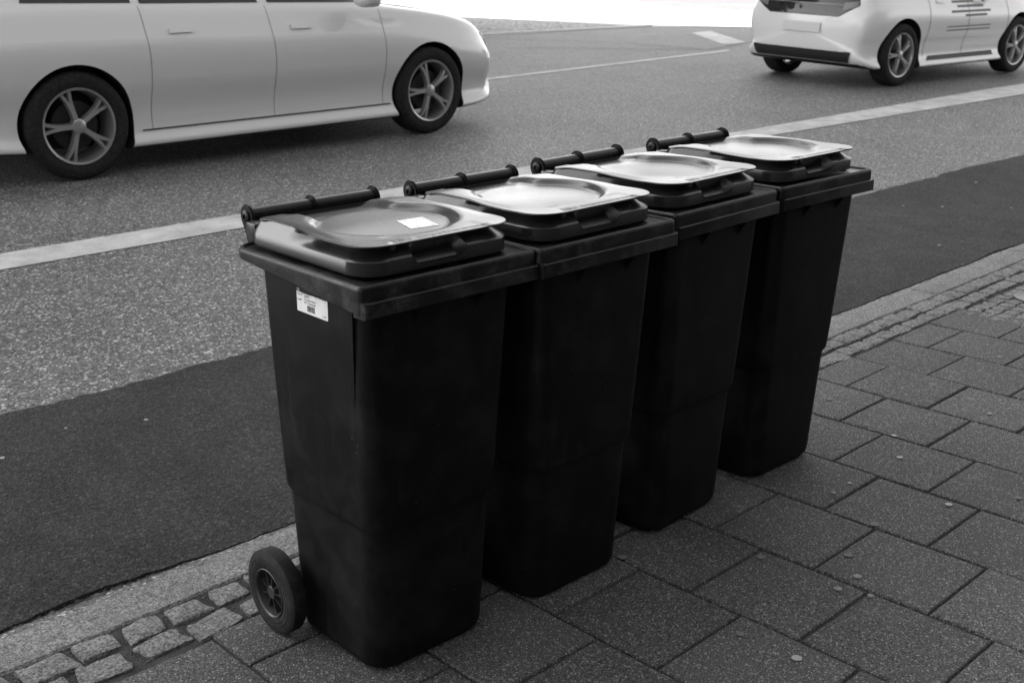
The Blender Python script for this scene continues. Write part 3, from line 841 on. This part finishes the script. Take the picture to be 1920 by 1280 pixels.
    if 'diff2' in P: patch_('bumper_trim', P['diff2'], 'y', M_trim, side=-1, off=.010); patch_('bumper_trim', P['diff2'], 'y', M_trim, side=1, off=.010)
    pq = P['plate']; patch_('number_plate', pq, 'x', M_plate, side=-1, off=.012, nu=4, nv=3, thick=.006)
    for f in P.get('extra', []): f(root, sh_, patch_)
    # wheels
    rad = P['r']; first = None
    for ax in (P['ra'], P['fa']):
        for s in (-1, 1):
            if first is None:
                ty = bmesh.new(); q = rad
                lathe_x(ty, [(.012, q*.70), (.0, q*.76), (-.004, q*.86), (.004, q*.94), (.020, q*.985), (.045, q), (.17, q), (.195, q*.98), (.21, q*.92), (.21, q*.70)], (0, 0, 0), 72, closed=True)
                tyre = obj('wheel', ty, M_rubber, root, 40)
                rb = bmesh.new()
                lathe_x(rb, [(.010, q*.71), (.002, q*.70), (.006, q*.665), (.03, q*.64), (.16, q*.62), (.20, q*.70)], (0, 0, 0), 64, closed=True)
                ns = P['spokes']
                for k in range(ns):
                    for dd in ((-.13, .13) if P['twin'] else (0,)):
                        a0 = k*2*PI/ns; w0, w1 = (.024, .017)
                        secs = [(.03, .018, w0*1.0, 0), (q*.3, .012, w0*.8, dd*.25), (q*.5, .014, w1*.9, dd*.6), (q*.67, .022, w1, dd)]
                        rings = []
                        for rr_, xx, ww, an in secs:
                            ce = Vector((0, math.cos(an), math.sin(an)))*rr_; tn = Vector((0, -math.sin(an), math.cos(an)))
                            rings.append([tuple(ce+tn*ww*.9+Vector((xx+.03, 0, 0))), tuple(ce+tn*ww*.6+Vector((xx, 0, 0))), tuple(ce-tn*ww*.6+Vector((xx, 0, 0))), tuple(ce-tn*ww*.9+Vector((xx+.03, 0, 0)))])
                        for v in [v for rg in loft(rb, rings) for v in rg]: v.co.rotate(Matrix.Rotation(a0, 3, 'X'))
                lathe_x(rb, [(.05, .05), (.014, .045), (.008, .035), (.006, .001)], (0, 0, 0), 24)
                rim = obj('rim', rb, M_alloy, tyre, 35)
                db = bmesh.new(); lathe_x(db, [(.09, q*.45), (.075, q*.45), (.075, .05), (.07, .001)], (0, 0, 0), 40); disc = obj('brake_disc', db, M_trim, tyre, 30)
                first = (tyre, rim, disc); o_ = tyre
            else:
                o_ = first[0].copy(); C.collection.objects.link(o_); o_.parent = root
                for f in first[1:]: c2 = f.copy(); C.collection.objects.link(c2); c2.parent = o_
            # mesh axis is x, outer face towards -x
            o_.location = (ax, s*(P['hw']-.02), rad); o_.rotation_euler = (0, 0, PI/2 if s < 0 else -PI/2)
    return root

# silver-white estate passing on the left, heading right
W1 = .90
P1 = dict(L0=-2.28, L1=2.42, hw=W1, ra=-1.386, fa=1.50, r=.335, arch=.375, ao=.0,
    top=[(-2.28, .84), (-2.22, .98), (-2.0, 1.22), (-1.7, 1.40), (-1.2, 1.47), (-.3, 1.49), (.2, 1.45), (.55, 1.33), (1.15, 1.02), (1.35, .985), (1.9, .91), (2.25, .80), (2.37, .70), (2.42, .62)],
    w=[(-2.28, .66), (-2.22, .78), (-2.05, .86), (-1.7, .895), (-1.0, .90), (1.2, .90), (1.8, .885), (2.15, .82), (2.34, .68), (2.42, .55)],
    zb=[(-2.28, .42), (-2.15, .27), (-1.9, .20), (-1.0, .155), (1.2, .155), (2.0, .17), (2.3, .20), (2.42, .34)],
    belt=[(-2.28, .86), (-2.0, 1.02), (-1.5, 1.03), (0, 1.0), (1.0, .975), (1.4, .94), (2.0, .83), (2.42, .6)],
    win=[[(-1.62, 1.065), (-.92, 1.05), (-.90, 1.37), (-1.50, 1.34)], [(-.86, 1.045), (.02, 1.03), (-.02, 1.405), (-.84, 1.38)], [(.10, 1.028), (.92, 1.01), (.42, 1.33), (.06, 1.405)]],
    seams=[[(-.885, .27), (-.882, .27), (-.882, 1.03), (-.885, 1.03)], [(.055, .27), (.058, .27), (.063, 1.01), (.060, 1.01)], [(1.03, .27), (1.033, .27), (1.043, .97), (1.040, .97)]],
    handles=[[(-.72, .865), (-.55, .868), (-.55, .895), (-.72, .892)], [(.22, .855), (.39, .855), (.39, .882), (.22, .882)]],
    sill=[(-.95, .175), (1.08, .175), (1.08, .215), (-.95, .215)], sillmat=M_chrome, mirror=(.80, 1.08),
    ws=[(-.60, 1.06), (.60, 1.06), (.52, 1.40), (-.52, 1.40)], rw=[(-.60, 1.02), (.60, 1.02), (.50, 1.33), (-.50, 1.33)],
    tail=[(.45, .78), (.76, .76), (.74, .92), (.45, .92)], head=[(.38, .60), (.70, .62), (.72, .74), (.40, .70)], grille=[(-.34, .38), (.34, .38), (.34, .62), (-.34, .62)],
    diff=[(-.62, .30), (.62, .30), (.62, .38), (-.62, .38)], plate=[(-.25, .62), (.25, .62), (.25, .73), (-.25, .73)], spokes=5, twin=True, moulding=[(-.96, .262), (1.10, .262), (1.10, .271), (-.96, .271)])
car1_y = 5.395
make_car('passing_estate_car', 'white estate car driving past at the left with alloy wheels and chrome sill strip', P1, M_white,
         (3.28, car1_y+W1*math.cos(.04), gz(car1_y)+.036), (.04, 0, .016))

# white hatchback further up the road, seen from its rear right corner
def door_writing(root, body, patch_):
    for k, (x0, x1, z) in enumerate(((-.30, .42, .86), (-.20, .36, .81), (-.34, .50, .755), (-.05, .42, .71), (-.40, .52, .60), (-.40, .52, .56))):
        patch_('door_lettering', [(x0, z), (x1, z), (x1, z+(.026 if k < 4 else .012)), (x0, z+(.026 if k < 4 else .012))], 'y', M_smear, body, side=-1, off=.002, nu=20, nv=1)
    patch_('tailgate_lettering', [(-.5, .80), (.1, .80), (.1, .815), (-.5, .815)], 'x', M_lens, body, side=-1, off=.002, nu=20, nv=1)
W2 = .86
P2 = dict(L0=-1.92, L1=2.02, hw=W2, ra=-1.22, fa=1.24, r=.335, arch=.39, ao=.0, 
    top=[(-1.92, .78), (-1.88, .92), (-1.80, 1.05), (-1.62, 1.28), (-1.45, 1.40), (-1.0, 1.45), (-.1, 1.46), (.25, 1.41), (.55, 1.28), (1.05, 1.03), (1.3, .98), (1.7, .88), (1.92, .76), (2.02, .60)],
    w=[(-1.92, .66), (-1.87, .76), (-1.72, .83), (-1.4, .86), (1.2, .86), (1.6, .83), (1.88, .72), (2.02, .52)],
    zb=[(-1.92, .36), (-1.85, .25), (-1.6, .19), (-1.0, .17), (1.2, .17), (1.9, .20), (2.02, .34)],
    belt=[(-1.92, .80), (-1.75, .98), (-1.3, 1.03), (0, .98), (.9, .95), (1.4, .90), (2.02, .58)],
    win=[[(-1.36, 1.09), (-.80, 1.05), (-.78, 1.36), (-1.18, 1.33)], [(-.74, 1.045), (.0, 1.02), (-.03, 1.385), (-.72, 1.365)], [(.07, 1.018), (.84, .995), (.42, 1.29), (.04, 1.385)]],
    seams=[[(-.77, .30), (-.762, .30), (-.762, 1.03), (-.77, 1.03)], [(.03, .27), (.038, .27), (.043, 1.0), (.035, 1.0)], [(.90, .27), (.908, .27), (.915, .94), (.907, .94)]],
    handles=[[(-.62, .87), (-.46, .87), (-.46, .897), (-.62, .897)], [(.17, .855), (.33, .855), (.33, .882), (.17, .882)]],
    sill=[(-.84, .19), (.86, .19), (.86, .25), (-.84, .25)], moulding=[(-.70, .25), (.72, .25), (.70, .30), (-.66, .30)], mirror=(.72, 1.05),
    ws=[(-.56, 1.07), (.56, 1.07), (.50, 1.36), (-.50, 1.36)], rw=[(-.68, .862), (.68, .862), (.50, 1.33), (-.50, 1.33)], panel=[(-.46, .735), (.46, .735), (.68, .858), (-.68, .858)],
    tail=[(.50, .80), (.66, .845), (.66, .90), (.50, .88)], head=[(.36, .60), (.62, .62), (.66, .74), (.38, .68)], grille=[(-.32, .36), (.32, .36), (.32, .56), (-.32, .56)],
    diff=[(-.62, .272), (.62, .272), (.66, .38), (-.66, .38)], plate=[(-.25, .56), (.25, .56), (.25, .66), (-.25, .66)], spokes=5, twin=True, extra=[door_writing])
a2 = -.085
mid = Vector((12.13, 4.60)); off_ = Vector((-math.sin(a2), math.cos(a2)))*W2
make_car('passing_hatchback', 'white hatchback driving away at the top right with dark lettering on its rear door', P2, M_white2,
         (mid.x+off_.x, mid.y+off_.y, gz(mid.y+off_.y)+.002), (.038, 0, a2))

# ------------------------------------------------------------------ added unseen blocks that shade the street and show in the lids
def block(name, label, x0, x1, y0, y1, h, face):
    t = thing(name, label, 'building', ((x0+x1)/2, y0 if face > 0 else y1, 0))
    ox = (x0+x1)/2; dy = (y1-y0)*(1 if face > 0 else -1)
    bm = bmesh.new(); box(bm, x0-ox, x1-ox, min(0, dy), max(0, dy), -.1, h); obj('wall', bm, M_fac if face > 0 else M_fac2, t)
    bm = bmesh.new(); box(bm, x0-ox-.2, x1-ox-.003, min(0, dy)-.2, max(0, dy)+.2, h+.003, h+.4); obj('cornice', bm, M_fac, t)
    b = bmesh.new(); s = -1 if face > 0 else 1
    box(b, 0, 1.15, min(.002*s, .05*s), max(.002*s, .05*s), 0, 1.6); wb = obj('window', b, M_glass)
    x = x0+1.2-ox; first = True
    while x < x1-ox-1.5:
        z = 1.0
        while z < h-2:
            c = wb if first else wb.copy()
            if not first: C.collection.objects.link(c)
            first = False
            c.parent = t; c.location = (x, 0, z); z += 3.3
        x += 3.4
    return t
block('added_block', 'added tall plain block across the street, unseen, there to shade it', -9, 16.9, 24, 38, 27, 1)  # added to cast the street's shade
block('added_block', 'added low plain block behind the camera, unseen, there to keep the bin fronts dark', -14, 20, -18, -7, 11, -1)  # added out of view to hold light off the bin fronts
block('added_block', 'distant plain block standing beyond the bright square', 44, 64, 72, 84, 27, 1)  # added for its reflection in the first lid
